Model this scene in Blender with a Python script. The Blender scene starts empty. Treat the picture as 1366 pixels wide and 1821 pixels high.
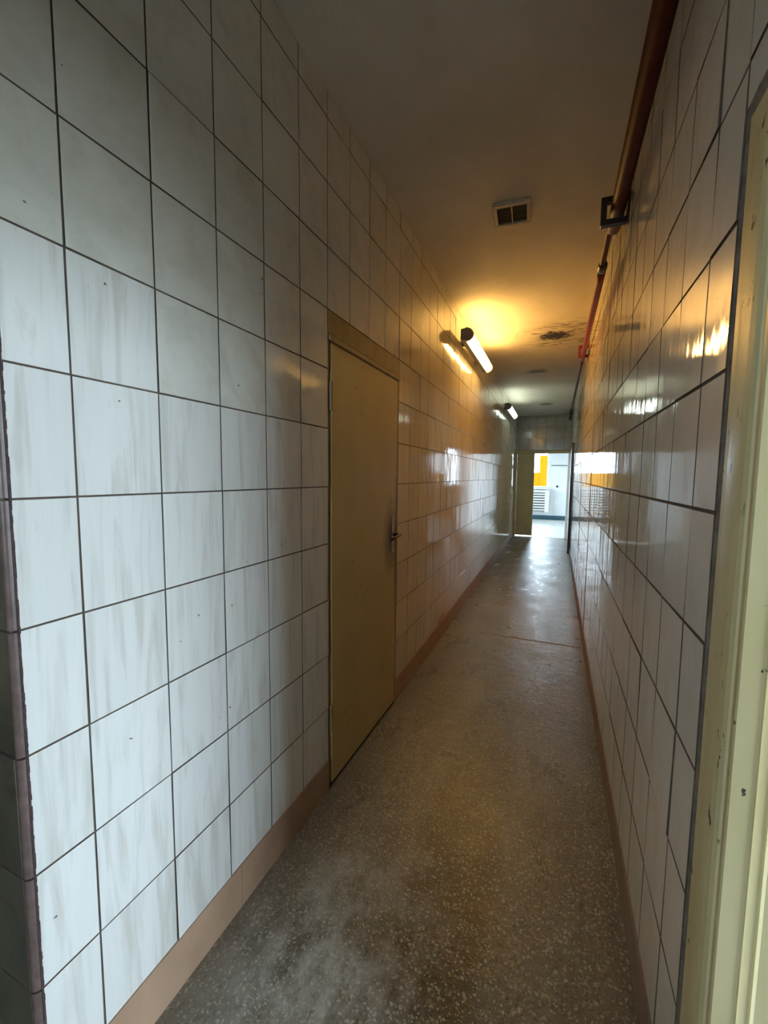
import bpy, bmesh, math, random
from mathutils import Vector, Matrix
random.seed(7)
SC = bpy.context.scene
COL = SC.collection

# ------------------------------------------------------------------ camera
F_PX, YAW, PITCH, ROLL, EYE = 746.55, -0.40125, -0.08641, 0.009945, 1.4182
def camera_axes():
    cy, sy, cp, sp = math.cos(YAW), math.sin(YAW), math.cos(PITCH), math.sin(PITCH)
    f = Vector((sy*cp, cy*cp, sp)); r = Vector((cy, -sy, 0)); u = r.cross(f)
    cr, sr = math.cos(ROLL), math.sin(ROLL)
    return cr*r + sr*u, -sr*r + cr*u, f
_r, _u, _f = camera_axes()
cam_data = bpy.data.cameras.new('camera')
cam_data.sensor_fit = 'VERTICAL'; cam_data.sensor_height = 36.0
cam_data.lens = F_PX * 36.0 / 1821.0
cam_data.clip_start = 0.02; cam_data.clip_end = 300
cam = bpy.data.objects.new('camera', cam_data); COL.objects.link(cam)
m = Matrix.Identity(4)
for i, a in enumerate((_r, _u, -_f)):
    m[0][i], m[1][i], m[2][i] = a
m[2][3] = EYE
cam.matrix_world = m
SC.camera = cam

# ------------------------------------------------------------------ sky, daylight, exposure
SKY_STRENGTH = 22.0
EXPOSURE = 0.68
WARM_POWER, COOL_POWER = 36.0, 8.5
world = bpy.data.worlds.new('overcast_sky'); SC.world = world
world.use_nodes = True
bg = world.node_tree.nodes['Background']
bg.inputs['Color'].default_value = (0.69, 0.83, 1.0, 1)
bg.inputs['Strength'].default_value = SKY_STRENGTH
def sky_portal(name, loc, rot, sx, sy):
    d = bpy.data.lights.new(name, 'AREA'); d.shape = 'RECTANGLE'; d.size = sx; d.size_y = sy
    d.cycles.is_portal = True
    o = bpy.data.objects.new(name, d); o.location = loc; o.rotation_euler = rot; COL.objects.link(o)
SC.view_settings.view_transform = 'Standard'
SC.view_settings.look = 'None'
SC.view_settings.gamma = 1.0
SC.view_settings.use_curve_mapping = False
SC.view_settings.exposure = EXPOSURE
SC.cycles.use_denoising = True
SC.cycles.max_bounces = 14
SC.cycles.diffuse_bounces = 8
SC.cycles.glossy_bounces = 6
SC.cycles.transparent_max_bounces = 16
SC.cycles.sample_clamp_indirect = 5.0
SC.cycles.caustics_reflective = False
SC.cycles.caustics_refractive = False
SC.cycles.blur_glossy = 0.5
SC.cycles.use_light_tree = False

# ------------------------------------------------------------------ the corridor's own shape
XL, XR, SLOPE_R, ZC = -0.9159, 0.2636, -0.0133, 2.9246
Y_CORNER, Y_END, Y_BACK = 0.419, 10.1, 14.4
def lerp_table(t, y):
    if y <= t[0][0]: return t[0][1]
    for (a, va), (b, vb) in zip(t, t[1:]):
        if y <= b: return va + (vb-va)*(y-a)/(b-a)
    return t[-1][1]
def x_left(y): return XL - 0.0152*max(0.0, min(y, Y_END)-2.5)
def x_right(y): return XR + SLOPE_R*min(y, Y_END)
def z_floor(y): return lerp_table([(2.5, 0), (5.6, .022), (Y_END, .06)], y)
def z_ceil(y): return lerp_table([(2.5, ZC), (5.2, 2.915), (8.0, 2.875), (Y_END, 2.785)], y)
def z_at(y, z): return z_floor(y) + z*(z_ceil(y)-z_floor(y))/ZC

# ------------------------------------------------------------------ helpers
def mesh_obj(name, verts, faces, mat=None, parent=None, smooth=False):
    me = bpy.data.meshes.new(name); me.from_pydata([tuple(v) for v in verts], [], faces); me.validate(); me.update()
    return mesh_link(name, me, mat, parent, smooth)
def mesh_link(name, me, mat=None, parent=None, smooth=False):
    o = bpy.data.objects.new(name, me); COL.objects.link(o)
    if mat: me.materials.append(mat)
    if smooth:
        for p in me.polygons: p.use_smooth = True
    if parent: o.parent = parent
    return o
def bm_obj(name, bm, mat=None, parent=None, smooth=False):
    bmesh.ops.recalc_face_normals(bm, faces=bm.faces)
    me = bpy.data.meshes.new(name); bm.to_mesh(me); bm.free()
    return mesh_link(name, me, mat, parent, smooth)
def add_box(bm, lo, hi, bevel=0.0, seg=1):
    x0, y0, z0 = lo; x1, y1, z1 = hi
    vs = [bm.verts.new(p) for p in ((x0,y0,z0),(x1,y0,z0),(x1,y1,z0),(x0,y1,z0),(x0,y0,z1),(x1,y0,z1),(x1,y1,z1),(x0,y1,z1))]
    fs = [bm.faces.new([vs[i] for i in f]) for f in ((0,3,2,1),(4,5,6,7),(0,1,5,4),(1,2,6,5),(2,3,7,6),(3,0,4,7))]
    if bevel > 0:
        es = list({e for f in fs for e in f.edges})
        bmesh.ops.bevel(bm, geom=es, offset=bevel, segments=seg, profile=0.5, affect='EDGES')
def box(name, lo, hi, mat, parent=None, bevel=0.0, seg=1):
    bm = bmesh.new(); add_box(bm, lo, hi, bevel, seg); return bm_obj(name, bm, mat, parent)
def sweep(bm, path, radius, n=16, caps=True, closed=False):
    """tube along a list of points; radius may be a list"""
    path = [Vector(p) for p in path]
    rings = []
    for i, p in enumerate(path):
        a = path[i-1] if i else path[0]; b = path[min(i+1, len(path)-1)]
        t = (b-a).normalized()
        up = Vector((0,0,1)) if abs(t.z) < .9 else Vector((1,0,0))
        s = t.cross(up).normalized(); w = s.cross(t)
        r = radius[i] if isinstance(radius, (list, tuple)) else radius
        rings.append([bm.verts.new(p + r*(math.cos(k*2*math.pi/n)*s + math.sin(k*2*math.pi/n)*w)) for k in range(n)])
    for q0, q1 in zip(rings, rings[1:]):
        for k in range(n):
            bm.faces.new((q0[k], q0[(k+1)%n], q1[(k+1)%n], q1[k]))
    if caps:
        bm.faces.new(rings[0][::-1]); bm.faces.new(rings[-1])
def empty(name, loc=(0,0,0)):
    o = bpy.data.objects.new(name, None); o.location = loc; o.empty_display_size = .1; COL.objects.link(o); return o
def tag(o, label, cat, group=None):
    o['label'] = label; o['category'] = cat
    if group: o['group'] = group
    return o
def sub(o, part):
    o.parent = part; o.matrix_parent_inverse = Matrix.Identity(4)     # sits in the part's own space
    return o
def struct(o): o['kind'] = 'structure'; return o
def local(o, parent):
    o.parent = parent; o.matrix_parent_inverse = Matrix.Translation(-Vector(parent.location)); return o

# ------------------------------------------------------------------ materials
class NT:
    def __init__(s, name, rough=.5, base=(.8,.8,.8), metallic=0.0, spec=.5):
        s.m = bpy.data.materials.new(name); s.m.use_nodes = True
        s.t = s.m.node_tree; s.b = s.t.nodes['Principled BSDF']
        s.b.inputs['Roughness'].default_value = rough; s.b.inputs['Base Color'].default_value = (*base, 1)
        s.b.inputs['Metallic'].default_value = metallic; s.b.inputs['Specular IOR Level'].default_value = spec
    def n(s, typ, **kw):
        x = s.t.nodes.new(typ)
        for k, v in kw.items():
            if k in x.inputs: x.inputs[k].default_value = v
            else: setattr(x, k, v)
        return x
    def l(s, a, b): s.t.links.new(a, b)
    def pos(s, scale=(1,1,1), rand=0.0):
        g = s.n('ShaderNodeNewGeometry'); v = g.outputs['Position']
        mp = s.n('ShaderNodeMapping'); mp.inputs['Scale'].default_value = scale; s.l(v, mp.inputs['Vector'])
        if rand:
            oi = s.n('ShaderNodeObjectInfo'); mu = s.n('ShaderNodeMath', operation='MULTIPLY'); mu.inputs[1].default_value = rand
            s.l(oi.outputs['Random'], mu.inputs[0]); cb = s.n('ShaderNodeCombineXYZ')
            for i in range(3): s.l(mu.outputs[0], cb.inputs[i])
            s.l(cb.outputs[0], mp.inputs['Location'])
        return mp.outputs['Vector']
    def noise(s, vec, scale, detail=3, rough=.55, dist=0.0):
        x = s.n('ShaderNodeTexNoise', Scale=scale, Detail=detail, Roughness=rough, Distortion=dist); s.l(vec, x.inputs['Vector']); return x.outputs['Fac']
    def ramp(s, fac, stops, interp='LINEAR'):
        x = s.n('ShaderNodeValToRGB'); x.color_ramp.interpolation = interp; e = x.color_ramp.elements
        while len(e) < len(stops): e.new(.5)
        for q, (p, c) in zip(e, stops): q.position = p; q.color = (*c, 1) if len(c) == 3 else c
        s.l(fac, x.inputs['Fac']); return x.outputs['Color']
    def ramp1(s, fac, a, b, va=0.0, vb=1.0):
        x = s.n('ShaderNodeMapRange'); x.inputs['From Min'].default_value = a; x.inputs['From Max'].default_value = b
        x.inputs['To Min'].default_value = va; x.inputs['To Max'].default_value = vb; s.l(fac, x.inputs['Value']); return x.outputs['Result']
    def mix(s, fac, a, b, mode='MIX'):
        x = s.n('ShaderNodeMix', data_type='RGBA', blend_type=mode)
        for sock, v in ((x.inputs['Factor'], fac), (x.inputs['A'], a), (x.inputs['B'], b)) if False else ((x.inputs[0], fac), (x.inputs[6], a), (x.inputs[7], b)):
            if hasattr(v, 'is_linked') or hasattr(v, 'links'): s.l(v, sock)
            else: sock.default_value = v if isinstance(v, (int, float)) else (*v, 1)
        return x.outputs[2]
    def math(s, op, a, b=None):
        x = s.n('ShaderNodeMath', operation=op)
        for i, v in enumerate((a, b)):
            if v is None: continue
            if hasattr(v, 'links'): s.l(v, x.inputs[i])
            else: x.inputs[i].default_value = v
        return x.outputs[0]
    def blob(s, centre, size, soft=.35, wob=0.0, scale=12):
        """1 inside an ellipsoid-shaped stain at a fixed place, 0 outside"""
        g = s.n('ShaderNodeNewGeometry'); v = s.n('ShaderNodeVectorMath', operation='SUBTRACT'); v.inputs[1].default_value = centre
        s.l(g.outputs['Position'], v.inputs[0])
        d = s.n('ShaderNodeVectorMath', operation='DIVIDE'); d.inputs[1].default_value = size; s.l(v.outputs[0], d.inputs[0])
        le = s.n('ShaderNodeVectorMath', operation='LENGTH'); s.l(d.outputs[0], le.inputs[0]); r = le.outputs['Value']
        if wob:
            nz = s.noise(s.pos(), scale, 4); r = s.math('ADD', r, s.math('MULTIPLY', s.math('SUBTRACT', nz, .5), wob))
        return s.ramp1(r, 1+soft, 1-soft)
    def color(s, c): s.l(c, s.b.inputs['Base Color'])
    def roughness(s, c): s.l(c, s.b.inputs['Roughness'])
    def bump(s, h, strength=.2, dist=.01):
        x = s.n('ShaderNodeBump', Strength=strength, Distance=dist); s.l(h, x.inputs['Height']); s.l(x.outputs['Normal'], s.b.inputs['Normal'])

def tile_material(name, light, dark, streaks, rough=.07):
    t = NT(name, rough=rough, spec=.5)
    if streaks:
        a = t.noise(t.pos((9, 9, .9), 37), 2.2, 5, .6, 1.2)
        b = t.noise(t.pos((30, 30, 2.2), 17), 1.6, 3, .6, .5)
        f = t.math('ADD', t.math('MULTIPLY', a, .72), t.math('MULTIPLY', b, .28))
        c = t.ramp(f, [(.36, dark), (.50, light), (.62, tuple(min(1, x*1.03) for x in light)), (.75, dark)])
    else:
        a = t.noise(t.pos((1, 1, 1), 37), 9, 6, .65, .6)
        c = t.ramp(a, [(.32, dark), (.55, light), (.8, tuple(min(1, x*1.02) for x in light))])
    oi = t.n('ShaderNodeObjectInfo'); tint = t.ramp1(oi.outputs['Random'], 0, 1, .93, 1.0)
    cb = t.n('ShaderNodeCombineXYZ')
    for i in range(3): t.l(tint, cb.inputs[i])
    c = t.mix(1.0, c, cb.outputs[0], 'MULTIPLY')
    specks = t.noise(t.pos((1,1,1)), 55, 2, .5)
    c = t.mix(t.ramp1(specks, .775, .79), c, (.16, .13, .10))
    t.color(c)
    t.roughness(t.ramp1(t.noise(t.pos(), 5, 4), .3, .75, rough*.75, rough*1.7))
    w = t.math('ADD', t.noise(t.pos((1, 1, .35), 11), 10, 2, .5), t.math('MULTIPLY', t.noise(t.pos(), 110, 2, .5), .035))
    t.bump(w, .13, .012)
    return t.m
M_STREAK = tile_material('glazed_tile_streaked', (.68, .662, .62), (.56, .53, .475), True)
M_PLAIN = tile_material('glazed_tile_plain', (.62, .60, .53), (.53, .505, .43), False, .07)
M_RIGHT = tile_material('glazed_tile_cream', (.67, .625, .545), (.62, .575, .49), False, .06)
M_AMBER = tile_material('glazed_tile_amber', (.62, .535, .40), (.53, .45, .32), True)  # tanner tone, used past the left door
M_RIGHTAMBER = tile_material('glazed_tile_amber_plain', (.64, .52, .36), (.58, .46, .31), False, .06)  # more orange tone between the two joint strips
M_END = tile_material('glazed_tile_end_shade', (.33, .32, .27), (.27, .26, .21), False, .12)  # same wall tile, its colour darkened to keep the end wall dim
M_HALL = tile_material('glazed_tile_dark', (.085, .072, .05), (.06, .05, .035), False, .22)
def simple(name, base, rough=.5, metallic=0, var=.12, scale=12, bump=0.0, spec=.5, dirt=None):
    t = NT(name, rough, base, metallic, spec)
    nz = t.noise(t.pos(), scale, 5, .6)
    c = t.ramp(nz, [(.25, tuple(x*(1-var) for x in base)), (.75, tuple(min(1, x*(1+var)) for x in base))])
    if dirt:
        d = t.noise(t.pos(), dirt[1], 4, .65); c = t.mix(t.ramp1(d, dirt[2], dirt[2]+.05), c, dirt[0])
    t.color(c)
    if bump: t.bump(nz, bump, .01)
    return t.m
M_GROUT = simple('dirty_grout', (.080, .058, .040), .9, var=.4, scale=30, bump=.3)
M_GROUT_PALE = simple('grey_cement_fill', (.17, .14, .105), .9, var=.45, scale=40, bump=.6)
M_SKIRT = simple('terracotta_skirting', (.36, .225, .145), .45, var=.16, scale=9)
M_SKIRT_DARK = simple('grimy_skirting', (.25, .16, .11), .5, var=.2, scale=9)
M_TRIM = simple('brown_corner_glaze', (.11, .072, .062), .35, var=.4, scale=40)
M_TRIMDARK = simple('dark_crumbled_edge', (.055, .03, .028), .9, var=.5, scale=60, bump=.8)
M_LINTEL = simple('stained_ochre_paint', (.24, .165, .07), .5, var=.3, scale=14, dirt=((.08, .05, .02), 20, .64))
M_MOULDING = simple('worn_ochre_moulding', (.34, .245, .115), .5, var=.25, scale=16, dirt=((.08, .05, .02), 24, .62))
M_RED = simple('oxide_red_paint', (.15, .020, .010), .5, var=.3, scale=10, spec=.2, dirt=((.10, .02, .015), 30, .68))
M_DARKRED = simple('grimy_dark_red_paint', (.075, .009, .005), .5, var=.35, scale=12, spec=.18)
M_BLACKMETAL = simple('blackened_steel', (.035, .022, .018), .4, .6, var=.4, scale=20)
M_STEEL = simple('worn_steel', (.42, .38, .32), .35, .9, var=.3, scale=30)
M_WHITEPLASTIC = simple('yellowed_plastic', (.34, .29, .21), .45, var=.15, scale=20)
M_GRILLE = simple('dusty_grille', (.045, .036, .028), .8, var=.3, scale=30)
M_LAMPBODY = simple('lamp_housing_grey', (.10, .085, .065), .5, var=.2)
M_ENDCREAM = simple('olive_cream_paint', (.34, .27, .12), .5, var=.14, scale=6)
M_PVC = simple('white_window_frame', (.80, .82, .83), .35, var=.03)
M_RADIATOR = simple('white_radiator_enamel', (.80, .80, .78), .4, var=.05)
M_ROOMWHITE = simple('whitewashed_plaster', (.74, .75, .75), .8, var=.07, scale=3)
M_CREAMWALL = simple('cream_limewash', (.70, .60, .42), .8, var=.06, scale=3)
M_BACKGREY = simple('grey_batten_and_slat_shade', (.16, .16, .15), .7)  # batten grey; behind the radiator slats it stands in for groove shade
M_BLUE = simple('dark_blue_floor_edge', (.025, .075, .10), .6, var=.3)
M_YELLOW = simple('yellow_outdoor_cladding', (.105, .042, .001), .6, var=.06)
M_YELLOW.node_tree.nodes['Principled BSDF'].inputs['Specular IOR Level'].default_value = 0.0
M_GROUND = simple('pale_concrete_yard', (.55, .53, .48), .9, var=.1, scale=.8)

def frame_paint():
    t = NT('chipped_cream_paint', .38, (.62, .52, .27))
    c = t.ramp(t.noise(t.pos((1,1,.3)), 8, 4), [(.3, (.57, .47, .235)), (.7, (.66, .56, .31))])
    chips = t.noise(t.pos((1,1,.6)), 46, 3, .55)
    big = t.noise(t.pos(), 4.5, 2)
    f = t.math('MULTIPLY', t.ramp1(chips, .655, .67), t.ramp1(big, .45, .53))
    c = t.mix(f, c, (.035, .028, .018)); t.color(c)
    t.bump(t.noise(t.pos((1,1,.4)), 30, 3), .12, .006)
    return t.m
M_FRAME = frame_paint()

def door_paint():
    t = NT('ochre_door_paint', .42, (.48, .36, .155))
    c = t.ramp(t.noise(t.pos((1,1,.7)), 3.2, 5, .6), [(.25, (.42, .31, .125)), (.5, (.48, .36, .155)), (.8, (.53, .41, .19))])
    scuff = t.noise(t.pos(), 26, 5, .7); area = t.noise(t.pos(), 2.3, 2)
    c = t.mix(t.math('MULTIPLY', t.ramp1(scuff, .58, .66), t.math('MULTIPLY', t.ramp1(area, .5, .62), .55)), c, (.14, .09, .03))
    c = t.mix(t.math('MULTIPLY', t.blob((XL, 2.262, 1.065), (.3, .075, .15), .75, .9, 14), .85), c, (.05, .035, .02))
    c = t.mix(t.math('MULTIPLY', t.blob((XL, 2.35, 1.0), (.3, .03, .42), .6, 1.1, 12), .8), c, (.06, .04, .02))
    t.color(c); t.bump(t.noise(t.pos(), 40, 3), .05, .004)
    return t.m
M_DOOR = door_paint()

def ceiling_paint():
    t = NT('sooty_ceiling_paint', .72, (.55, .51, .43), spec=.35)
    c = t.ramp(t.noise(t.pos((1, .8, 1)), 1.7, 6, .62), [(.28, (.44, .40, .32)), (.55, (.53, .485, .40)), (.8, (.59, .545, .455))])
    # dark grime line along both edges, smoke stain and the old fixing marks
    st = t.blob((-.15, 4.93, 2.92), (.13, .125, .3), .22, 2.2, 20)
    c = t.mix(t.math('MULTIPLY', t.blob((-.10, 4.94, 2.92), (.36, .26, .3), .8, 1.0, 7), .35), c, (.22, .16, .09))
    c = t.mix(st, c, (.018, .013, .008))
    cr = t.noise(t.pos((.8, 3.2, 1)), 2.6, 3, .55, .8)
    crack = t.math('MULTIPLY', t.ramp1(t.math('ABSOLUTE', t.math('SUBTRACT', cr, .5)), .030, .012), t.blob((-.02, 4.95, 2.92), (.42, .42, .4), .4, .6, 6))
    c = t.mix(t.math('MULTIPLY', crack, .85), c, (.06, .042, .02))
    for ctr, sz in (((-.40, 6.4, 2.9), (.13, .10, .3)), ((-.37, 8.9, 2.85), (.12, .12, .3))):
        c = t.mix(t.math('MULTIPLY', t.blob(ctr, sz, .4, 1.6, 9), .75), c, (.10, .085, .06))
    t.color(c)
    t.bump(t.noise(t.pos(), 5.5, 6, .65), .22, .03)
    return t.m
M_CEIL = ceiling_paint()

def floor_terrazzo():
    t = NT('worn_terrazzo', .4, (.2,.18,.14), spec=.5)
    P = t.pos()
    wv = t.n('ShaderNodeVectorMath', operation='ADD'); t.l(P, wv.inputs[0])
    wn = t.n('ShaderNodeTexNoise', Scale=90.0, Detail=2.0); t.l(P, wn.inputs['Vector'])
    ws = t.n('ShaderNodeVectorMath', operation='SCALE'); ws.inputs['Scale'].default_value = .014; t.l(wn.outputs['Color'], ws.inputs[0]); t.l(ws.outputs[0], wv.inputs[1])
    Q = wv.outputs[0]
    vo = t.n('ShaderNodeTexVoronoi', Scale=78.0, Randomness=1.0); t.l(Q, vo.inputs['Vector'])
    sep = t.n('ShaderNodeSeparateColor'); t.l(vo.outputs['Color'], sep.inputs[0])
    chip = t.math('MULTIPLY', t.ramp1(vo.outputs['Distance'], .46, .26), t.ramp1(sep.outputs[0], .45, .75))
    vo2 = t.n('ShaderNodeTexVoronoi', Scale=150.0); t.l(Q, vo2.inputs['Vector'])
    sep2 = t.n('ShaderNodeSeparateColor'); t.l(vo2.outputs['Color'], sep2.inputs[0])
    chip2 = t.math('MULTIPLY', t.ramp1(vo2.outputs['Distance'], .45, .3), t.ramp1(sep2.outputs[1], .45, .75))
    pit = t.math('MULTIPLY', t.ramp1(vo2.outputs['Distance'], .5, .3), t.ramp1(sep2.outputs[2], .55, .75))
    big = t.noise(t.pos((1.5, .55, 1)), 2.4, 6, .65, .4)
    base = t.ramp(big, [(.28, (.15, .126, .09)), (.5, (.23, .198, .148)), (.72, (.32, .285, .222))])
    fine = t.noise(P, 60, 4, .7)
    base = t.mix(.55, base, t.ramp(fine, [(.3, (.09, .077, .056)), (.7, (.30, .27, .21))]), 'OVERLAY')
    # polished dark lane down the middle, pale cement dust beside it
    g = t.n('ShaderNodeNewGeometry'); sx = t.n('ShaderNodeSeparateXYZ'); t.l(g.outputs['Position'], sx.inputs[0])
    wob = t.math('MULTIPLY', t.math('SUBTRACT', t.noise(t.pos((1, .5, 1)), 3.1, 5, .65), .5), .30)
    xx = t.math('ADD', sx.outputs[0], wob)
    lane = t.math('MULTIPLY', t.ramp1(t.math('ABSOLUTE', t.math('ADD', xx, .31)), .17, .09), t.ramp1(sx.outputs[1], 3.2, 2.2))
    base = t.mix(t.math('MULTIPLY', lane, .80), base, (.055, .036, .016))
    c = t.mix(t.math('MULTIPLY', chip, .6), base, (.46, .42, .34))
    c = t.mix(t.math('MULTIPLY', chip2, .6), c, (.54, .50, .41))
    c = t.mix(t.math('MULTIPLY', pit, .85), c, (.055, .045, .03))
    dustn = t.noise(t.pos((1.2, .8, 1)), 6.5, 6, .7)
    dust = t.math('MULTIPLY', t.blob((-.58, .88, 0), (.24, .42, 1), .6, 1.1, 6), t.ramp1(dustn, .42, .62))
    c = t.mix(t.math('MULTIPLY', dust, .75), c, (.45, .43, .38))
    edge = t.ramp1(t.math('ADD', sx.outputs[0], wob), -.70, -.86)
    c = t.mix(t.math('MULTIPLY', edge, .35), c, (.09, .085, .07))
    t.color(c)
    rn = t.noise(t.pos((1, .6, 1)), 4.5, 5, .65)
    t.roughness(t.ramp1(rn,   .3, .7, .22, .42))
    h = t.math('ADD', t.math('MULTIPLY', fine, .5), t.math('MULTIPLY', t.noise(P, 14, 4, .6), 1.0))
    t.bump(h, .5, .008)
    return t.m
M_FLOOR = floor_terrazzo()

M_FLOORPALE = simple('pale_screed', (.52, .52, .50), .5, var=.18, scale=4, bump=.1)

def emitter(name, col, strength):
    mt = bpy.data.materials.new(name); mt.use_nodes = True; t = mt.node_tree
    t.nodes.remove(t.nodes['Principled BSDF'])
    e = t.nodes.new('ShaderNodeEmission'); e.inputs['Color'].default_value = (*col, 1); e.inputs['Strength'].default_value = strength
    t.links.new(e.outputs[0], t.nodes['Material Output'].inputs['Surface'])
    return mt
M_WARM = emitter('warm_lit_diffuser', (1.0, .56, .145), WARM_POWER)
M_COOL = emitter('cool_lit_diffuser', (.86, 1.0, .84), COOL_POWER)
def glass():
    mt = bpy.data.materials.new('window_glass'); mt.use_nodes = True; t = mt.node_tree
    t.nodes.remove(t.nodes['Principled BSDF'])
    tr = t.nodes.new('ShaderNodeBsdfTransparent'); tr.inputs[0].default_value = (.93, .96, .95, 1)
    gl = t.nodes.new('ShaderNodeBsdfGlossy'); gl.inputs['Roughness'].default_value = .02
    fr = t.nodes.new('ShaderNodeFresnel'); fr.inputs[0].default_value = 1.45
    mx = t.nodes.new('ShaderNodeMixShader')
    t.links.new(fr.outputs[0], mx.inputs[0]); t.links.new(tr.outputs[0], mx.inputs[1]); t.links.new(gl.outputs[0], mx.inputs[2])
    t.links.new(mx.outputs[0], t.nodes['Material Output'].inputs['Surface'])
    return mt
M_GLASS = glass()

# ------------------------------------------------------------------ floor and ceiling
def grid_sheet(name, strips, zf, mat, flip, thick):
    """strips: list of (list of y, xl(y), xr(y)); a slab with top (or under) side following zf"""
    vs, fs = [], []
    for ys, fa, fb in strips:
        for y0, y1 in zip(ys, ys[1:]):
            k = len(vs)
            vs += [(fa(y0), y0, zf(y0)), (fb(y0), y0, zf(y0)), (fb(y1), y1, zf(y1)), (fa(y1), y1, zf(y1))]
            vs += [(x, y, z + thick) for x, y, z in vs[k:k+4]]
            fs += [(k, k+1, k+2, k+3), (k+4, k+7, k+6, k+5), (k, k+4, k+5, k+1), (k+2, k+6, k+7, k+3), (k+1, k+5, k+6, k+2), (k+3, k+7, k+4, k)]
    o = mesh_obj(name, vs, fs, mat)
    bm = bmesh.new(); bm.from_mesh(o.data); bmesh.ops.recalc_face_normals(bm, faces=bm.faces); bm.to_mesh(o.data); bm.free()
    return struct(o)
DY0, DY1 = -0.10, 0.7593            # opening in the right wall beside the camera
D3A, D3B = 8.2, 9.3                 # doorway far down the right wall
WT = 0.16                            # wall thickness
corr_y = [Y_CORNER, 1.5, 2.5, 3.6, 4.6, 5.6, 6.8, 8.0, 9.0, Y_END]
K = lambda v: (lambda y: v)
floor = grid_sheet('floor', [
    (corr_y, lambda y: x_left(y)-.17, lambda y: x_right(y)+WT),
    ([-2.6, Y_CORNER], K(-3.2), K(XR+WT)),
], z_floor, M_FLOOR, False, -.05)
grid_sheet('floor_side_room', [([-2.6, 3.2], K(XR+WT), K(3.9))], z_floor, M_FLOORPALE, False, -.05)  # unseen floor, made pale to bounce daylight up onto the near wall
floor_end = grid_sheet('floor_end_room', [
    ([Y_END, Y_BACK], K(-4.2), K(0.30)),
    ([7.4, Y_BACK], K(.30), K(4.2)),
], z_floor, M_FLOORPALE, False, -.05)
ceiling = grid_sheet('ceiling', [
    (corr_y, lambda y: x_left(y)-.03, lambda y: x_right(y)+WT),
    ([-2.6, Y_CORNER], K(-3.2), K(XR+WT)),
    ([-2.6, 3.2], K(XR+WT), K(3.9)),
    ([Y_END, Y_BACK], K(-4.2), K(0.30)),
    ([7.4, Y_BACK], K(.30), K(4.2)),
], z_ceil, M_CEIL, True, .05)
# pale cement joint across the floor
box('floor_joint', (x_left(3.7)+.3, 3.745, z_floor(3.75)-.004), (x_right(3.7)-.02, 3.763, z_floor(3.75)+.0012), M_GROUT_PALE, floor)
box('floor_joint', (-.62, Y_END-.06, z_floor(Y_END)-.004), (.12, Y_END-.035, z_floor(Y_END)+.002), M_GROUT_PALE, floor)

# ------------------------------------------------------------------ tiled walls
GAP = 0.0042
def tile_mesh(P, n, u0, u1, v0, v1, tilt=.004, edge=.0007, depth=.005, gap=GAP):
    """one glazed tile: front face, eased edges, sides. P(u,v) gives the point on the wall face, n the face normal"""
    g = gap/2
    su, sv = (max(-1.8*tilt, min(1.8*tilt, random.gauss(0, tilt))) for _ in (0, 1))
    lift = abs(su)*(u1-u0)/2 + abs(sv)*(v1-v0)/2 - .0004 + random.uniform(0, .0003)
    uc, vc = (u0+u1)/2, (v0+v1)/2
    def pt(u, v, d):
        return P(u, v) + n*(d + lift + su*(u-uc) + sv*(v-vc))
    us, vs_ = (u0+g, u1-g), (v0+g, v1-g)
    back = [P(a, b) - n*depth for a, b in ((us[0], vs_[0]), (us[1], vs_[0]), (us[1], vs_[1]), (us[0], vs_[1]))]
    mid = [pt(a, b, -edge*.8) for a, b in ((us[0], vs_[0]), (us[1], vs_[0]), (us[1], vs_[1]), (us[0], vs_[1]))]
    e = edge
    front = [pt(a, b, 0) for a, b in ((us[0]+e, vs_[0]+e), (us[1]-e, vs_[0]+e), (us[1]-e, vs_[1]-e), (us[0]+e, vs_[1]-e))]
    verts = back + mid + front
    faces = [(8, 9, 10, 11)]
    for k in range(4):
        j = (k+1) % 4
        faces += [(k, j, 4+j, 4+k), (4+k, 4+j, 8+j, 8+k)]
    # orient outward
    nn = (Vector(verts[9])-Vector(verts[8])).cross(Vector(verts[10])-Vector(verts[9]))
    if nn.dot(n) < 0: faces = [f[::-1] for f in faces]
    return verts, faces
def tile_sides(count, bevel_dark):
    return [0 if k == 0 else (1 if k % 2 else int(bevel_dark)) for k in range(count)]
def lay_tiles(wall, P, n, cells, limit=300, tilt=.004, gap=GAP, bevel_dark=False):
    """cells: (nearness key, u0, u1, v0, v1, material); the nearest `limit` become parts, the rest one joined part"""
    cells = sorted(cells, key=lambda c: c[0])
    for c in cells[:limit]:
        v, f = tile_mesh(P, n, *c[1:5], tilt=tilt, gap=gap)
        o = mesh_obj('tile', v, f, c[5], wall); o.data.materials.append(M_GROUT)
        o.data.polygons.foreach_set('material_index', tile_sides(len(f), bevel_dark))
    rest = cells[limit:]
    if rest:
        mats = []; vs, fs, mi = [], [], []
        for c in rest:
            v, f = tile_mesh(P, n, *c[1:5], tilt=tilt, gap=gap); k = len(vs)
            if c[5] not in mats: mats.append(c[5])
            vs += v; fs += [tuple(i+k for i in q) for q in f]; mi += [-1 if x else mats.index(c[5]) for x in tile_sides(len(f), bevel_dark)]
        o = mesh_obj('distant_tiles', vs, fs, None, wall)
        for mt in mats + [M_GROUT]: o.data.materials.append(mt)
        mi = [len(mats) if x < 0 else x for x in mi]
        o.data.polygons.foreach_set('material_index', mi)
        o['kind'] = 'stuff'

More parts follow.
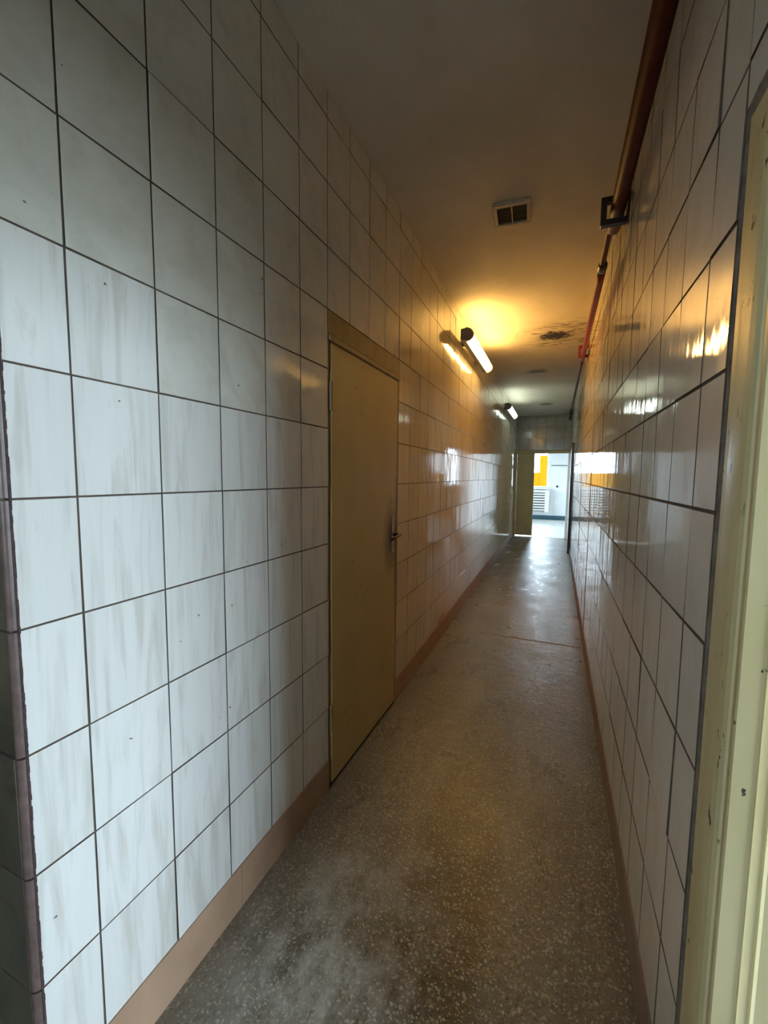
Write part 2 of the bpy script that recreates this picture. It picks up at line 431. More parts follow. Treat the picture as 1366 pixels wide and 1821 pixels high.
def wall_slab(name, quads, mat):
    """quads: list of 8-corner hexahedra (front 4, back 4)"""
    vs, fs = [], []
    for fr, bk in quads:
        k = len(vs); vs += list(fr) + list(bk)
        fs += [(k, k+1, k+2, k+3), (k+7, k+6, k+5, k+4)]
        for a in range(4):
            b = (a+1) % 4; fs.append((k+b, k+a, k+4+a, k+4+b))
    o = mesh_obj(name, vs, fs, mat)
    bm = bmesh.new(); bm.from_mesh(o.data); bmesh.ops.recalc_face_normals(bm, faces=bm.faces); bm.to_mesh(o.data); bm.free()
    return struct(o)
def hexa(P, n, u0, u1, v0, v1, d0, d1):
    c = ((u0, v0), (u1, v0), (u1, v1), (u0, v1))
    return [P(a, b)+n*d0 for a, b in c], [P(a, b)+n*d1 for a, b in c]

L_ROWS = [.145, .387, .630, .878, 1.125, 1.369, 1.613, 1.857, 2.097, 2.338, 2.582, 2.823, ZC]
L_COLS = [.5465, .7445, .946, 1.149, 1.350, 1.5475, 1.742, 1.946, 2.150, 2.362, 2.572]
while L_COLS[-1] < Y_END-.05: L_COLS.append(L_COLS[-1] + .2035)
L_COLS[-1] = Y_END
D1A, D1B, D1TOP = 1.5475, 2.372, 2.095     # door in the left wall
PL = lambda y, z: Vector((x_left(y), y, z_at(y, z)))
NL = Vector((1, .0075, 0)).normalized()
back_d = -.0022
ys = [Y_CORNER+.012, D1A]
quads = [hexa(PL, NL, Y_CORNER+.012, D1A, 0, ZC, back_d, -WT), hexa(PL, NL, D1A, D1B, D1TOP, ZC, back_d, -WT)]
yy = [D1B, 2.9, 3.6, 4.6, 5.6, 6.8, 8.0, 9.0, Y_END]
quads += [hexa(PL, NL, a, b, 0, ZC, back_d, -WT) for a, b in zip(yy, yy[1:])]
wall_left = wall_slab('wall_left', quads, M_GROUT)
cells = []
cols = [Y_CORNER+.012] + L_COLS
for ci, (y0, y1) in enumerate(zip(cols, cols[1:])):
    for ri, (z0, z1) in enumerate(zip(L_ROWS, L_ROWS[1:])):
        top = ri >= 8
        a, b = y0, y1
        if not top and a < D1B-.03 and b > D1A+.03:
            if a >= D1A-.02 and b <= D1B+.02: continue
            if b > D1B and a < D1B: a = D1B
            else: continue
        if b-a < .03: continue
        streak = ri <= (6 if ci <= 1 else 5)
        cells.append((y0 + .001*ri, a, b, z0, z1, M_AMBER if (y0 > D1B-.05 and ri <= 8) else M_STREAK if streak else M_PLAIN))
lay_tiles(wall_left, PL, NL, cells)

R_ROWS = [.131, .375, .620, .872, 1.117, 1.358, 1.606, 1.849, 2.093, 2.335, 2.580, 2.822, ZC]
R_EDGE = 0.914
R_COLS = [1.0518, 1.2514, 1.4516]
while R_COLS[-1] < D3A - .12: R_COLS.append(R_COLS[-1] + .2)
R_COLS[-1] = D3A - .02
D2TOP_TILE = 2.015
PR = lambda y, z: Vector((x_right(y), y, z_at(y, z)))
NR = Vector((-1, SLOPE_R, 0)).normalized()
yy = [R_EDGE, 1.8, 2.5, 3.6, 4.6, 5.6, 6.8, 8.0, D3A]
back_d = -.0011
quads = [hexa(PR, NR, a, b, 0, ZC, back_d, -WT) for a, b in zip(yy, yy[1:])]
quads += [hexa(PR, NR, -2.6, DY0-.15, 0, ZC, back_d, -WT), hexa(PR, NR, DY0-.15, R_EDGE, D2TOP_TILE, ZC, back_d, -WT),
          hexa(PR, NR, D3A, D3B, 2.06, ZC, back_d, -WT), hexa(PR, NR, D3B, Y_END+.0, 0, ZC, back_d, -WT)]
wall_right = wall_slab('wall_right', quads, M_GROUT)
cells = []
cols = [R_EDGE] + R_COLS
for ci, (y0, y1) in enumerate(zip(cols, cols[1:])):
    for ri, (z0, z1) in enumerate(zip(R_ROWS, R_ROWS[1:])):
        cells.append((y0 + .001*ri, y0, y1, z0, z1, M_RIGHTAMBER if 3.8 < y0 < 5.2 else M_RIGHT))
near = []
u = R_EDGE
while u > -1.2:                       # tiles over the doorway and behind it
    for ri, (z0, z1) in enumerate(zip(R_ROWS, R_ROWS[1:])):
        a, b = u-.2, u
        lo = max(z0, D2TOP_TILE) if b > DY0-.16 else z0
        if z1-lo > .02: near.append((abs(u), a, b, lo, z1, M_RIGHT))
    u -= .2
far = [(20, D3A, 9.2, 2.09, 2.335, M_STREAK)]
far = []
for y0 in (D3A-.02, 8.4, 8.62, 8.84, 9.06, 9.28, 9.5, 9.72, 9.94):
    for z0, z1 in zip(R_ROWS[8:], R_ROWS[9:]): far.append((20+y0, y0, min(y0+.21, Y_END), z0, z1, M_RIGHT))
vis = [c for c in near if c[2] > .6]
lay_tiles(wall_right, PR, NR, vis + cells + [c for c in near if c[2] <= .6 and c[2] > -.2] + far, tilt=.0045, gap=.0060, bevel_dark=True)

# two wider open joints with brown fill, door-high, farther along
for ys_ in (3.8516, 5.2516):
    fr, bk = hexa(PR, NR, ys_-.008, ys_+.008, .13, 2.06, .0035, -.004)
    o = wall_slab('joint_strip', [(fr, bk)], M_LINTEL); del o['kind']; o.parent = wall_right
# end wall over the far door
PE = lambda x, z: Vector((x, Y_END, z))
NE = Vector((0, -1, 0))
XE0, XE1 = x_left(Y_END), x_right(Y_END)
ZEC = z_ceil(Y_END)
HEAD_TILE, HEAD = 2.02, 1.952
wall_end = wall_slab('wall_end', [hexa(PE, NE, XE0-.0, XE1+.16, HEAD, 2.95, -.0045, -.14), hexa(PE, NE, -4.2, XE0, 0, 2.95, -.02, -.14)], M_GROUT)
cells = []
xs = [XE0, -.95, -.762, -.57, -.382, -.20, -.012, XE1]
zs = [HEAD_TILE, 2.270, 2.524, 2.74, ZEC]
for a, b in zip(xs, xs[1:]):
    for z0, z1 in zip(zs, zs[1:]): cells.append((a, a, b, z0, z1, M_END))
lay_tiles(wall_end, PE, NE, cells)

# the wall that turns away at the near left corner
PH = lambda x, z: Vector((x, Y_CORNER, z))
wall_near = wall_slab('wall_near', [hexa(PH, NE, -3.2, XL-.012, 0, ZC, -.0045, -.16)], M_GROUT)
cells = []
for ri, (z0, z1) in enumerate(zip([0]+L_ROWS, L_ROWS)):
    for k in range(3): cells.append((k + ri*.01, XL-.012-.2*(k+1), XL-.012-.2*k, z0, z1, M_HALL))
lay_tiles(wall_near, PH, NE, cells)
# worn corner trim: one glazed quadrant per tile row and the crumbled edge behind it
trim_corner = struct(empty('trim_1', (XL, Y_CORNER, 0)))
for z0, z1 in zip([.0]+L_ROWS, L_ROWS):
    bm = bmesh.new(); n = 6; lo, hi = z0+.002, z1-.003; R = .0125
    cx_, cy_ = XL-.0125, Y_CORNER+.0125
    ring = [(cx_ + R*math.cos(a), cy_ + R*math.sin(a)) for a in [(-math.pi/2)*(1-k/n) for k in range(n+1)]]
    ring = [(cx_, cy_)] + ring
    b0 = [bm.verts.new((x, y, lo)) for x, y in ring]; b1 = [bm.verts.new((x, y, hi)) for x, y in ring]
    for k in range(len(ring)):
        j = (k+1) % len(ring); bm.faces.new((b0[k], b0[j], b1[j], b1[k]))
    bm.faces.new(b0[::-1]); bm.faces.new(b1)
    local(bm_obj('trim_piece', bm, M_TRIM), trim_corner)
bm = bmesh.new()
z = .15; prev = None
while z < ZC-.02:
    w = .004 + random.random()*.0026; hh = .006 + random.random()*.012
    add_box(bm, (XL-.004, Y_CORNER+.0105, z), (XL+.0012+random.random()*.0010, Y_CORNER+.0115+w*.6, z+hh)); z += hh
o = local(bm_obj('crumbled_edge', bm, M_TRIMDARK), trim_corner); o['kind'] = 'stuff'

# ------------------------------------------------------------------ skirtings
def skirting(name, P, n, spans, height, pitch, mat, thick):
    root = struct(empty(name, P(spans[0][0], 0)))
    cnt = 0
    for a, b in spans:
        y = a
        while y < b-.02:
            y1 = min(y+pitch, b)
            fr, bk = hexa(P, n, y+.001, y1-.001, .0, height + random.uniform(-.003, .003), thick + random.uniform(-.0008, .0008), -.004)
            o = mesh_obj('skirting_tile', fr+bk, [(0,1,2,3),(7,6,5,4),(1,0,4,5),(2,1,5,6),(3,2,6,7),(0,3,7,4)], mat)
            bm = bmesh.new(); bm.from_mesh(o.data); bmesh.ops.recalc_face_normals(bm, faces=bm.faces); bm.to_mesh(o.data); bm.free()
            local(o, root); y = y1; cnt += 1
    return root
base_left = skirting('baseboard_left', PL, NL, [(Y_CORNER+.012, .99), (.99, D1A), (D1B, Y_END)], .143, .58, M_SKIRT, .004)
base_right = skirting('baseboard_right', PR, NR, [(R_EDGE+.01, D3A-.02)], .130, .6, M_SKIRT_DARK, .004)
# chipped cement along the top of the far skirting
bm = bmesh.new()
for y, w, h in ((3.05, .02, .03), (3.22, .05, .03), (3.40, .16, .06), (3.60, .07, .035), (3.9, .03, .02), (4.4, .05, .03), (4.9, .03, .025)):
    fr, bk = hexa(PL, NL, y, y+w, .135, .143+h, .002, -.003)
    vs = [bm.verts.new(p) for p in fr+bk]
    for q in ((0,1,2,3),(7,6,5,4),(1,0,4,5),(2,1,5,6),(3,2,6,7),(0,3,7,4)): bm.faces.new([vs[i] for i in q])
o = local(bm_obj('chipped_patch', bm, M_SKIRT), base_left); o['kind'] = 'stuff'

# ------------------------------------------------------------------ door in the left wall
door1 = struct(empty('door_1', (XL, D1A, 0)))
def d1(name, lo, hi, mat, bevel=.002, parent=None):
    o = box(name, (XL+lo[0], lo[1], lo[2]), (XL+hi[0], hi[1], hi[2]), mat, None, bevel); return local(o, door1)
d1('lintel', (-.10, D1A+.002, 1.999), (.004, D1B-.002, D1TOP-.002), M_LINTEL)
d1('lintel_moulding', (-.09, D1A+.006, 1.974), (.008, D1B-.004, 1.998), M_MOULDING, .003)
d1('jamb', (-.12, D1A+.002, 0), (-.004, D1A+.020, 1.974), M_LINTEL)
d1('jamb', (-.12, D1B-.016, 0), (.001, D1B-.002, 1.974), M_LINTEL)
leaf = d1('door_leaf', (-.045, D1A+.026, .016), (.002, D1B-.020, 1.970), M_DOOR, .003)
for zc_ in (1.75, .33):
    bm = bmesh.new(); sweep(bm, [(XL+.001, D1A+.022, zc_-.06), (XL+.001, D1A+.022, zc_+.06)], .0085, 10)
    local(bm_obj('hinge', bm, M_LINTEL), door1)
plate = box('handle_plate', (XL+.002, 2.272, .965), (XL+.007, 2.300, 1.175), M_STEEL, None, .002); 
local(plate, door1); sub(plate, leaf)
bm = bmesh.new()
sweep(bm, [(XL+.004, 2.286, 1.072), (XL+.040, 2.286, 1.072), (XL+.050, 2.283, 1.072)], [.010, .009, .008], 12)
sweep(bm, [(XL+.050, 2.292, 1.073), (XL+.051, 2.25, 1.071), (XL+.049, 2.21, 1.066), (XL+.044, 2.170, 1.058)], [.0095, .0075, .0075, .0085], 12)
sub(local(bm_obj('door_handle', bm, M_BLACKMETAL, None, True), door1), leaf)
bm = bmesh.new(); sweep(bm, [(XL+.006, 2.286, 1.005), (XL+.0085, 2.286, 1.005)], .006, 10)
sub(local(bm_obj('keyhole', bm, M_BLACKMETAL), door1), leaf)
box('door_backing', (XL-.16, D1A-.02, 0), (XL-.125, D1B+.02, D1TOP+.02), M_GROUT, None); bpy.data.objects['door_backing'].parent = wall_left

# ------------------------------------------------------------------ cream metal frame of the doorway beside the camera
frame = struct(empty('door_2', (XR, DY1, 0)))
OPEN_TOP = 1.862
# profile: (distance outward from the opening edge, x offset from the wall face; + is into the wall)
prof = [(.130, .002), (.128, -.0010), (.110, -.0016), (.104, -.0024), (.090, -.0042), (.070, -.0056), (.050, -.0058), (.034, -.0042), (.024, -.0012), (.021, .0020),
        (.016, .0006), (.004, -.0004), (.0, .0012), (.0, .0300), (-.0022, .0312), (.004, .0330), (.006, .0480), (.0035, .0500), (.007, .056), (.007, .075)]
def sweep_frame(bm, pf, z_bottom=0.0):
    loops = []
    for d, dx in pf:
        y_hi, y_lo, zt = DY1 + d, DY0 - d, OPEN_TOP + d
        loops.append([bm.verts.new((x_right(y_hi)+dx, y_hi, z_bottom)), bm.verts.new((x_right(y_hi)+dx, y_hi, zt)),
                      bm.verts.new((x_right(y_lo)+dx, y_lo, zt)), bm.verts.new((x_right(y_lo)+dx, y_lo, z_bottom))])
    for a, b in zip(loops, loops[1:]):
        for k in range(3): bm.faces.new((a[k], a[k+1], b[k+1], b[k]))
bm = bmesh.new(); sweep_frame(bm, prof)
fr_o = local(bm_obj('metal_frame', bm, M_FRAME), frame)
# rough cement between frame and tiles
bm = bmesh.new()
g = [(.160, .004), (.158, -.001), (.150, -.0005), (.138, .0010), (.128, .0005), (.122, .004)]
loops = []
for d, dx in g:
    row = []
    for k in range(60):
        z = k/59*(OPEN_TOP + d); jx = random.uniform(-.0014, .0012) if d < .158 else 0
        row.append(bm.verts.new((x_right(DY1)+dx+jx, DY1+d+(random.uniform(-.003, .003) if .125 < d < .158 else random.uniform(-.002, .001)), z)))
    for k in range(1, 24):
        y = DY1 + d - k/23*(DY1-DY0+2*d); row.append(bm.verts.new((x_right(y)+dx+random.uniform(-.001, .001), y, OPEN_TOP+d)))
    loops.append(row)
for a, b in zip(loops, loops[1:]):
    for k in range(len(a)-1): bm.faces.new((a[k], a[k+1], b[k+1], b[k]))
local(bm_obj('cement_fill', bm, M_GROUT_PALE), frame)
# tiled reveal behind the frame
PV = lambda x, z: Vector((x, DY1+.008, z))
reveal = wall_slab('trim_2', [hexa(PV, NE, XR+.045, XR+WT, 0, 2.02, -.004, -.155)], M_GROUT)
lay_tiles(reveal, PV, NE, [(k, XR+.050, XR+WT, a, b, M_STREAK) for k, (a, b) in enumerate(zip([0]+R_ROWS[:8], R_ROWS[:8]))])

# ------------------------------------------------------------------ white fluorescent wall lamps
def wall_lamp(y0, y1, z, off, mat, label):
    ym = (y0+y1)/2
    root = empty('wall_lamp', (x_left(ym), ym, z))
    tag(root, label, 'lamp')
    L = y1-y0
    def P(y, dx, dz): return Vector((x_left(y)+dx, y, z+dz))
    n = NL
    # trough-shaped housing standing off the tiles on two mounts
    def hexbox(name, ya, yb, a, b, c0, c1, mat):
        bm = bmesh.new()
        c = [P(ya, a, c0), P(yb, a, c0), P(yb, a, c1), P(ya, a, c1)]; d = [P(ya, b, c0*.9), P(yb, b, c0*.9), P(yb, b, c1*.9), P(ya, b, c1*.9)]
        vs = [bm.verts.new(p) for p in c+d]
        for q in ((0,1,2,3),(7,6,5,4),(1,0,4,5),(2,1,5,6),(3,2,6,7),(0,3,7,4)): bm.faces.new([vs[i] for i in q])
        return local(bm_obj(name, bm, mat), root)
    hexbox('housing', y0, y1, off-.012, off-.055, -.052, .052, M_LAMPBODY)
    for ya in (y0+.25, y1-.29): hexbox('mount', ya, ya+.04, off-.05, -.004, -.022, .022, M_LAMPBODY)
    # half-round diffuser with a rounded far end
    bm = bmesh.new(); rings = []; n = 14
    for k in range(9):
        t = k/8; sc = 1.0 - .10*max(0.0, abs(t-.5)-.40)/.10; yy = y0+.038 + (y1-y0-.038)*t
        rings.append([bm.verts.new(P(yy, off-.014 + .066*sc*math.sin(math.pi*q/n), -.050*sc*math.cos(math.pi*q/n))) for q in range(n+1)])
    for a, b in zip(rings, rings[1:]):
        for q in range(n): bm.faces.new((a[q], a[q+1], b[q+1], b[q]))
        bm.faces.new((a[n], a[0], b[0], b[n]))
    bm.faces.new(rings[0]); bm.faces.new(rings[-1][::-1])
    local(bm_obj('diffuser', bm, mat, None, True), root)
    for s_, yc in ((-1, y0), (1, y1)):
        bm = bmesh.new()
        r0 = .056 if s_ < 0 else .060
        rr = []
        for yy, sc in ((yc-.012, .85), (yc-.004, 1.0), (yc+.040, 1.0)) if s_ < 0 else ((yc-.002, 1.0), (yc+.014, .9)):
            rr.append([bm.verts.new(P(yy, off-.014 + (.072 if s_ < 0 else .070)*sc*math.sin(math.pi*q/n), -r0*sc*math.cos(math.pi*q/n))) for q in range(n+1)])
        for a, b in zip(rr, rr[1:]):
            for q in range(n): bm.faces.new((a[q], a[q+1], b[q+1], b[q]))
            bm.faces.new((a[n], a[0], b[0], b[n]))
        bm.faces.new(rr[0]); bm.faces.new(rr[-1][::-1])
        local(bm_obj('end_cap', bm, M_LAMPBODY), root)
    return root
wall_lamp(3.80, 5.04, 2.672, .10, M_WARM, 'warm yellow glowing tube lamp on the tiles past the ochre door, nearer of the two')
wall_lamp(7.35, 8.60, 2.592, .095, M_COOL, 'cool white glowing tube lamp near the end wall, farther of the two')

# ------------------------------------------------------------------ ceiling vent
vent = empty('ceiling_vent', (-.332, 2.610, ZC)); tag(vent, 'square vent with yellowed frame and dark grille on the ceiling', 'vent')
VA = math.radians(4); vent.rotation_euler = (0, 0, VA)
def vb(name, lo, hi, mat, bevel=.002):
    bm = bmesh.new(); add_box(bm, lo, hi, bevel); o = bm_obj(name, bm, mat); o.parent = vent; return o
W, HH = .100, .108
bm = bmesh.new()
add_box(bm, (-W, -HH, -.020), (W, -HH+.030, 0), .003); add_box(bm, (-W, HH-.022, -.020), (W, HH, 0), .003)
add_box(bm, (-W, -HH+.030, -.020), (-W+.020, HH-.022, 0), .003); add_box(bm, (W-.020, -HH+.030, -.020), (W, HH-.022, 0), .003)
o = bm_obj('vent_frame', bm, M_WHITEPLASTIC); o.parent = vent
vb('vent_back', (-W+.02, -HH+.03, -.004), (W-.02, HH-.022, -.001), M_GRILLE, 0)
vb('mullion', (-.003, -HH+.03, -.017), (.003, HH-.022, -.004), M_WHITEPLASTIC, .0005)
for k in range(9):
    y = -HH + .040 + k*.0165
    for x0, x1 in ((-W+.02, -.003), (.003, W-.02)): vb('slat', (x0, y, -.015), (x1, y+.006, -.005), M_GRILLE, 0)

# ------------------------------------------------------------------ red pipe along the right wall
pipe = empty('heating_pipe', (x_right(2), 2.0, 2.7)); tag(pipe, 'dark red pipe running high along the right wall on loop brackets', 'pipe')
def pz(y): return 2.700 + .008*max(0, y-3) if y < 6 else 2.724 - .012*(y-6)
def pline(y0, y1, off, dz, n=14): return [(x_right(y)-off, y, pz(y)+dz) for y in [y0+(y1-y0)*k/n for k in range(n+1)]]
bm = bmesh.new(); sweep(bm, pline(-1.5, 2.56, .045, 0), .033, 20)
local(bm_obj('thick_pipe', bm, M_DARKRED, None, True), pipe)
bm = bmesh.new(); sweep(bm, pline(2.0, 2.99, .062, .000), .0165, 16); local(bm_obj('thin_pipe', bm, M_DARKRED, None, True), pipe)
bm = bmesh.new(); sweep(bm, [pline(2.93, 3.03, .058, .0, 4)[i] for i in range(5)], [.019, .026, .028, .028, .024], 18); local(bm_obj('collar', bm, M_BLACKMETAL, None, True), pipe)
bm = bmesh.new(); sweep(bm, pline(3.03, 5.25, .055, 0), .0235, 18); local(bm_obj('red_pipe_section', bm, M_RED, None, True), pipe)['label'] = 'bright red stretch of the pipe'
bm = bmesh.new(); sweep(bm, pline(5.2, 8.75, .052, 0), .017, 14); local(bm_obj('thin_pipe', bm, M_DARKRED, None, True), pipe)
bm = bmesh.new(); xe, ze = x_right(8.75)-.052, pz(8.75)
sweep(bm, [(xe, 8.70, ze), (xe, 8.80, ze-.005), (xe-.01, 8.85, ze-.05), (xe-.015, 8.86, ze-.13), (xe-.02, 8.86, ze-.19)], [.018, .024, .03, .03, .02], 14)
local(bm_obj('elbow', bm, M_BLACKMETAL, None, True), pipe)
def bracket(y, x0, z0, z1, mat):
    xr = x_right(y)
    bm = bmesh.new(); b = .026; d = .034
    add_box(bm, (x0, y-d/2, z0), (x0+b, y+d/2, z1), .002)
    add_box(bm, (x0+b-.002, y-d/2, z1-b), (xr, y+d/2, z1), .002)
    add_box(bm, (x0+b-.002, y-d/2, z0), (xr, y+d/2, z0+b), .002)
    add_box(bm, (xr-.006, y-.05, z0-.03), (xr, y+.05, z1+.03), .002)
    local(bm_obj('bracket', bm, mat), pipe)
bracket(2.40, .114, 2.635, 2.765, M_BLACKMETAL)
bracket(5.05, .092, 2.690, 2.815, M_RED)
for y in (-.6, .5):
    bracket(y, .16, 2.65, 2.75, M_DARKRED)

# ------------------------------------------------------------------ door at the end of the corridor
door_end = struct(empty('door_3', (XE0, Y_END, z_floor(Y_END))))
ZE = z_floor(Y_END)
def de(name, lo, hi, mat, bevel=.003): return local(box(name, lo, hi, mat, None, bevel), door_end)
de('head_jamb', (XE0, Y_END-.012, HEAD), (XE1+.0, Y_END+.10, HEAD_TILE-.003), M_ENDCREAM)
de('jamb', (XE0, Y_END-.012, ZE), (-.985, Y_END+.10, HEAD), M_ENDCREAM)
lf = de('door_leaf', (-.978, Y_END+.0, ZE+.028), (-.607, Y_END+.042, HEAD-.004), M_ENDCREAM)
de('jamb', (.080, Y_END+.0, ZE), (XE1+.16, Y_END+.10, HEAD), M_PVC)
for z in (.35, 1.65):
    bm = bmesh.new(); sweep(bm, [(-.981, Y_END-.006, z-.05), (-.981, Y_END-.006, z+.05)], .008, 8); local(bm_obj('hinge', bm, M_STEEL), door_end)

# doorway in the far right wall: dark edge and white casing
door_far = struct(empty('door_4', (x_right(D3A), D3A, z_floor(D3A))))
def df(name, lo, hi, mat, bevel=.002): return local(box(name, lo, hi, mat, None, bevel), door_far)
df('near_casing', (x_right(D3A)-.032, D3A-.02, z_floor(D3A)), (x_right(D3A)+WT, D3A+.012, z_at(D3A, 2.06)), M_BLACKMETAL)
df('far_casing', (x_right(D3B)-.004, D3B-.004, z_floor(D3B)), (x_right(D3B)+WT+.01, D3B+.03, z_at(D3B, 2.06)), M_PVC)
df('head_casing', (x_right(D3B)-.002, D3A, z_at(D3A, 2.035)), (x_right(D3B)+WT+.01, D3B, z_at(D3A, 2.06)), M_PVC)
plaster = wall_slab('trim_3', [hexa(PR, NR, D3B, Y_END, 0, 2.09, .0, -.012)], M_ROOMWHITE)

# ------------------------------------------------------------------ rooms beyond (only what the doorways show and what lights the corridor)
def slab(name, lo, hi, mat): return struct(box(name, lo, hi, mat))
ZB = z_floor(Y_BACK)
# back facade with three windows
def window_wall(name, axis_y, x0, x1, opens, zlo, zhi, ztop):
    bm = bmesh.new(); xs = x0
    for a, b in opens:
        add_box(bm, (xs, axis_y, 0), (a, axis_y+.25, ztop)); add_box(bm, (a, axis_y, 0), (b, axis_y+.25, zlo)); add_box(bm, (a, axis_y, zhi), (b, axis_y+.25, ztop)); xs = b
    add_box(bm, (xs, axis_y, 0), (x1, axis_y+.25, ztop))
    return struct(bm_obj(name, bm, M_ROOMWHITE))
WZ0, WZ1 = 1.07, 2.45
OPENS = [(-3.55, -2.25), (-1.85, -.395), (.75, 2.15)]
window_wall('wall_back', Y_BACK, -4.2, 4.2, OPENS, WZ0, WZ1, 2.95)
for i, (a, b) in enumerate(OPENS):
    w = struct(empty('window_%d' % (i+1), ((a+b)/2, Y_BACK, WZ0)))
    bm = bmesh.new(); f = .085; y0, y1 = Y_BACK+.03, Y_BACK+.10
    add_box(bm, (a, y0, WZ0), (a+f, y1, WZ1), .006); add_box(bm, (b-f, y0, WZ0), (b, y1, WZ1), .006)
    add_box(bm, (a+f, y0, WZ0), (b-f, y1, WZ0+f*.7), .006); add_box(bm, (a+f, y0, WZ1-f), (b-f, y1, WZ1), .006)
    local(bm_obj('window_frame', bm, M_PVC), w)
    local(box('mullion', ((a+b)/2-.05, y0-.004, WZ0+f*.7), ((a+b)/2+.05, y1, WZ1-f), M_PVC, None, .006), w)
    local(box('window_sill', (a-.04, Y_BACK-.10, WZ0-.035), (b+.04, Y_BACK+.03, WZ0), M_PVC, None, .006), w)
    for q, (p0, p1) in enumerate(((a+f, (a+b)/2-.05), ((a+b)/2+.05, b-f))):
        local(box('pane', (p0-.004, Y_BACK+.062, WZ0+f*.7-.004), (p1+.004, Y_BACK+.068, WZ1-f+.004), M_GLASS), w)
slab('wall_end_room_right', (.125, Y_END+.10, 0), (.30, Y_BACK, 2.95), M_ROOMWHITE)
slab('wall_side_room_front', (x_right(7.4)+WT-.02, 7.25, 0), (4.2, 7.4, 2.95), M_ROOMWHITE)
# panel seam, dark bolt and blue floor edge on the back wall
tb = struct(empty('trim_4', (-.1, Y_BACK, 1.8)))
local(box('pipe_casing', (-.36, Y_BACK-.045, 1.805), (.125, Y_BACK, 2.82), M_ROOMWHITE, None, .004), tb)
local(box('batten', (-.36, Y_BACK-.052, 1.780), (.125, Y_BACK, 1.806), M_BACKGREY, None, .003), tb)
bm = bmesh.new(); sweep(bm, [(-.163, Y_BACK-.02, 1.13), (-.163, Y_BACK+.001, 1.13)], [.028, .034], 14)
tag(bm_obj('pipe_stub', bm, M_BLACKMETAL), 'small dark round stub on the white back wall beside the radiator', 'stub')
box('baseboard_back', (-4.2, Y_BACK-.03, ZB), (.125, Y_BACK, ZB+.14), M_BLUE, None, .004)['kind'] = 'structure'

def radiator(x0, x1, label):
    r = empty('radiator', ((x0+x1)/2, Y_BACK-.06, .34)); tag(r, label, 'radiator')
    z0, z1, y0, y1 = .34, 1.0, Y_BACK-.125, Y_BACK-.04
    local(box('back_panel', (x0+.02, y1-.02, z0), (x1-.02, y1, z1), M_BACKGREY, None, .003), r)  # panel coloured grey so the gaps between slats look shaded
    local(box('top_rail', (x0, y0, z1-.07), (x1, y1, z1), M_RADIATOR, None, .012, 2), r)
    for xa, xb in ((x0, x0+.08), (x1-.13, x1)): local(box('end_column', (xa, y0-.006, z0-.05), (xb, y1, z1+.005), M_RADIATOR, None, .012, 2), r)
    n = 7; zt = z1-.075
    for k in range(n):
        zz = z0 + k*(zt-z0)/n
        local(box('slat', (x0+.08, y0+.006, zz+.012), (x1-.13, y1-.025, zz+(zt-z0)/n-.026), M_RADIATOR, None, .008), r)
    local(box('wall_hook', ((x0+x1)/2-.02, y1, z1-.2), ((x0+x1)/2+.02, Y_BACK, z1-.16), M_RADIATOR), r)
    return r
radiator(-1.80, -.375, 'white slatted radiator under the window seen through the end doorway')

# outdoors past the windows
slab('ground', (-30, -30, -.50), (30, 50, -.40), M_GROUND)
yb = empty('yellow_building', (-1, 20, -.40)); tag(yb, 'bright yellow clad building outside the far window', 'building')
local(box('low_wall', (-9, 19.6, -.40), (-.35, 20.4, 1.62), M_YELLOW, None, .02), yb)
local(box('tall_block', (-.96, 19.55, -.40), (-.35, 20.5, 2.35), M_YELLOW, None, .02), yb)

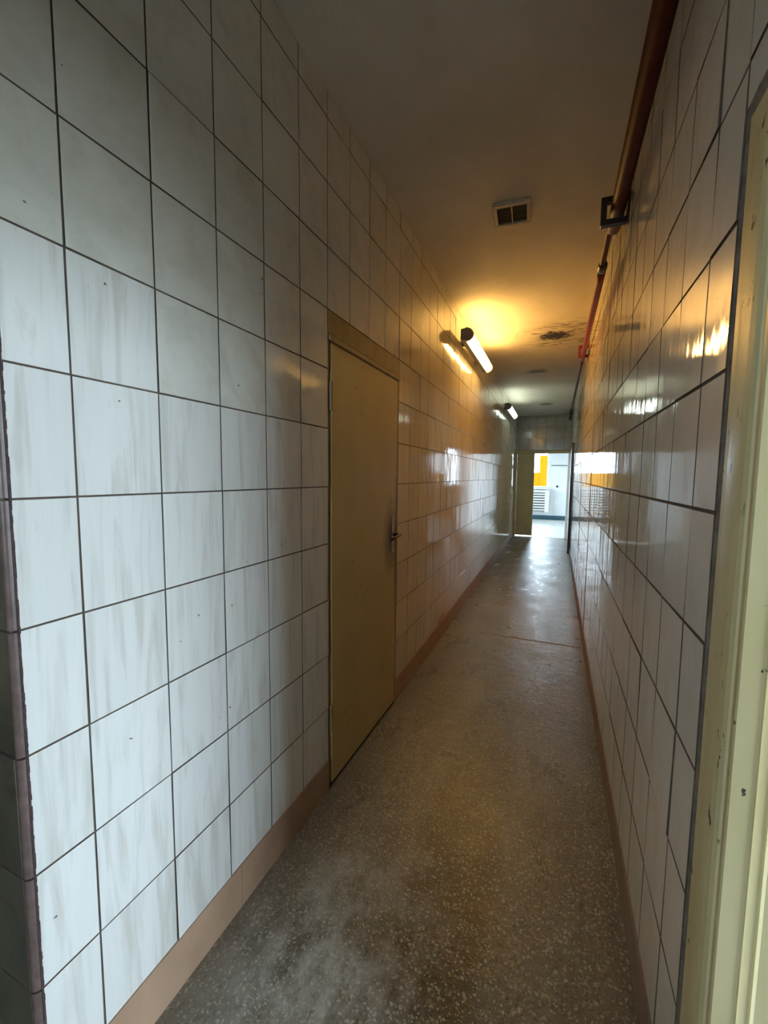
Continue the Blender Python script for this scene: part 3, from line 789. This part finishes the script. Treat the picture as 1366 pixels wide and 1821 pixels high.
# ------------------------------------------------------------------ room to the right of the camera, hall behind it
slab('wall_room_far', (x_right(3.2)+WT-.01, 3.2, 0), (4.05, 3.35, ZC+.02), M_CREAMWALL)
RW = (-.95, 1.15); RZ0, RZ1 = .35, 2.5
def side_window_wall(wall_name, number, x, y0, y1, w0, w1, z0, z1, ztop, inward, paint):
    t0, t1 = (x, x+.2) if inward < 0 else (x-.2, x)
    bm = bmesh.new()
    add_box(bm, (t0, y0, 0), (t1, w0, ztop)); add_box(bm, (t0, w1, 0), (t1, y1, ztop))
    add_box(bm, (t0, w0, 0), (t1, w1, z0)); add_box(bm, (t0, w0, z1), (t1, w1, ztop))
    struct(bm_obj(wall_name, bm, paint))
    xm = x - inward*.08; f = .07; ym = (w0+w1)/2
    w = struct(empty('window_%d' % number, (xm, ym, z0)))
    bm = bmesh.new()
    add_box(bm, (xm-.03, w0, z0), (xm+.03, w0+f, z1)); add_box(bm, (xm-.03, w1-f, z0), (xm+.03, w1, z1))
    add_box(bm, (xm-.03, w0+f, z0), (xm+.03, w1-f, z0+f)); add_box(bm, (xm-.03, w0+f, z1-f), (xm+.03, w1-f, z1))
    add_box(bm, (xm-.03, ym-.04, z0+f), (xm+.03, ym+.04, z1-f))
    local(bm_obj('window_frame', bm, M_PVC), w)
    for a, b in ((w0+f, ym-.04), (ym+.04, w1-f)): local(box('pane', (xm-.003, a, z0+f), (xm+.003, b, z1-f), M_GLASS), w)
    sky_portal('sky_portal', (x - inward*.19, ym, (z0+z1)/2), (0, math.radians(90 if inward < 0 else -90), 0), z1-z0, w1-w0)
side_window_wall('wall_room_window', 4, 3.9, -2.6, 3.2, *RW, RZ0, RZ1, ZC, -1, M_CREAMWALL)
slab('wall_hall_left', (-3.35, -2.6, 0), (-3.2, Y_CORNER+.16, ZC+.02), M_CREAMWALL)
side_window_wall('wall_end_room_left', 6, -4.2, Y_END, Y_BACK+.25, 10.7, 13.9, .95, 2.6, 2.95, 1, M_ROOMWHITE)
slab('wall_side_room_right', (4.2, 7.25, 0), (4.35, Y_BACK+.25, 2.95), M_CREAMWALL)
# unseen window added behind the camera to fill the near ceiling and walls
HB = (-1.0, -.2, 1.3, 2.42)
bm = bmesh.new()
add_box(bm, (-3.35, -2.8, 0), (HB[0], -2.6, ZC+.02)); add_box(bm, (HB[1], -2.8, 0), (4.05, -2.6, ZC+.02))
add_box(bm, (HB[0], -2.8, 0), (HB[1], -2.6, HB[2])); add_box(bm, (HB[0], -2.8, HB[3]), (HB[1], -2.6, ZC+.02))
struct(bm_obj('wall_hall_back', bm, M_CREAMWALL))
w = struct(empty('window_5', (-.6, -2.7, HB[2]))); f = .07
bm = bmesh.new()
add_box(bm, (HB[0], -2.73, HB[2]), (HB[0]+f, -2.67, HB[3])); add_box(bm, (HB[1]-f, -2.73, HB[2]), (HB[1], -2.67, HB[3]))
add_box(bm, (HB[0]+f, -2.73, HB[2]), (HB[1]-f, -2.67, HB[2]+f)); add_box(bm, (HB[0]+f, -2.73, HB[3]-f), (HB[1]-f, -2.67, HB[3]))
local(bm_obj('window_frame', bm, M_PVC), w)
local(box('pane', (HB[0]+f, -2.703, HB[2]+f), (HB[1]-f, -2.697, HB[3]-f), M_GLASS), w)
sky_portal('sky_portal', ((HB[0]+HB[1])/2, -2.79, (HB[2]+HB[3])/2), (math.radians(90), 0, 0), HB[1]-HB[0], HB[3]-HB[2])
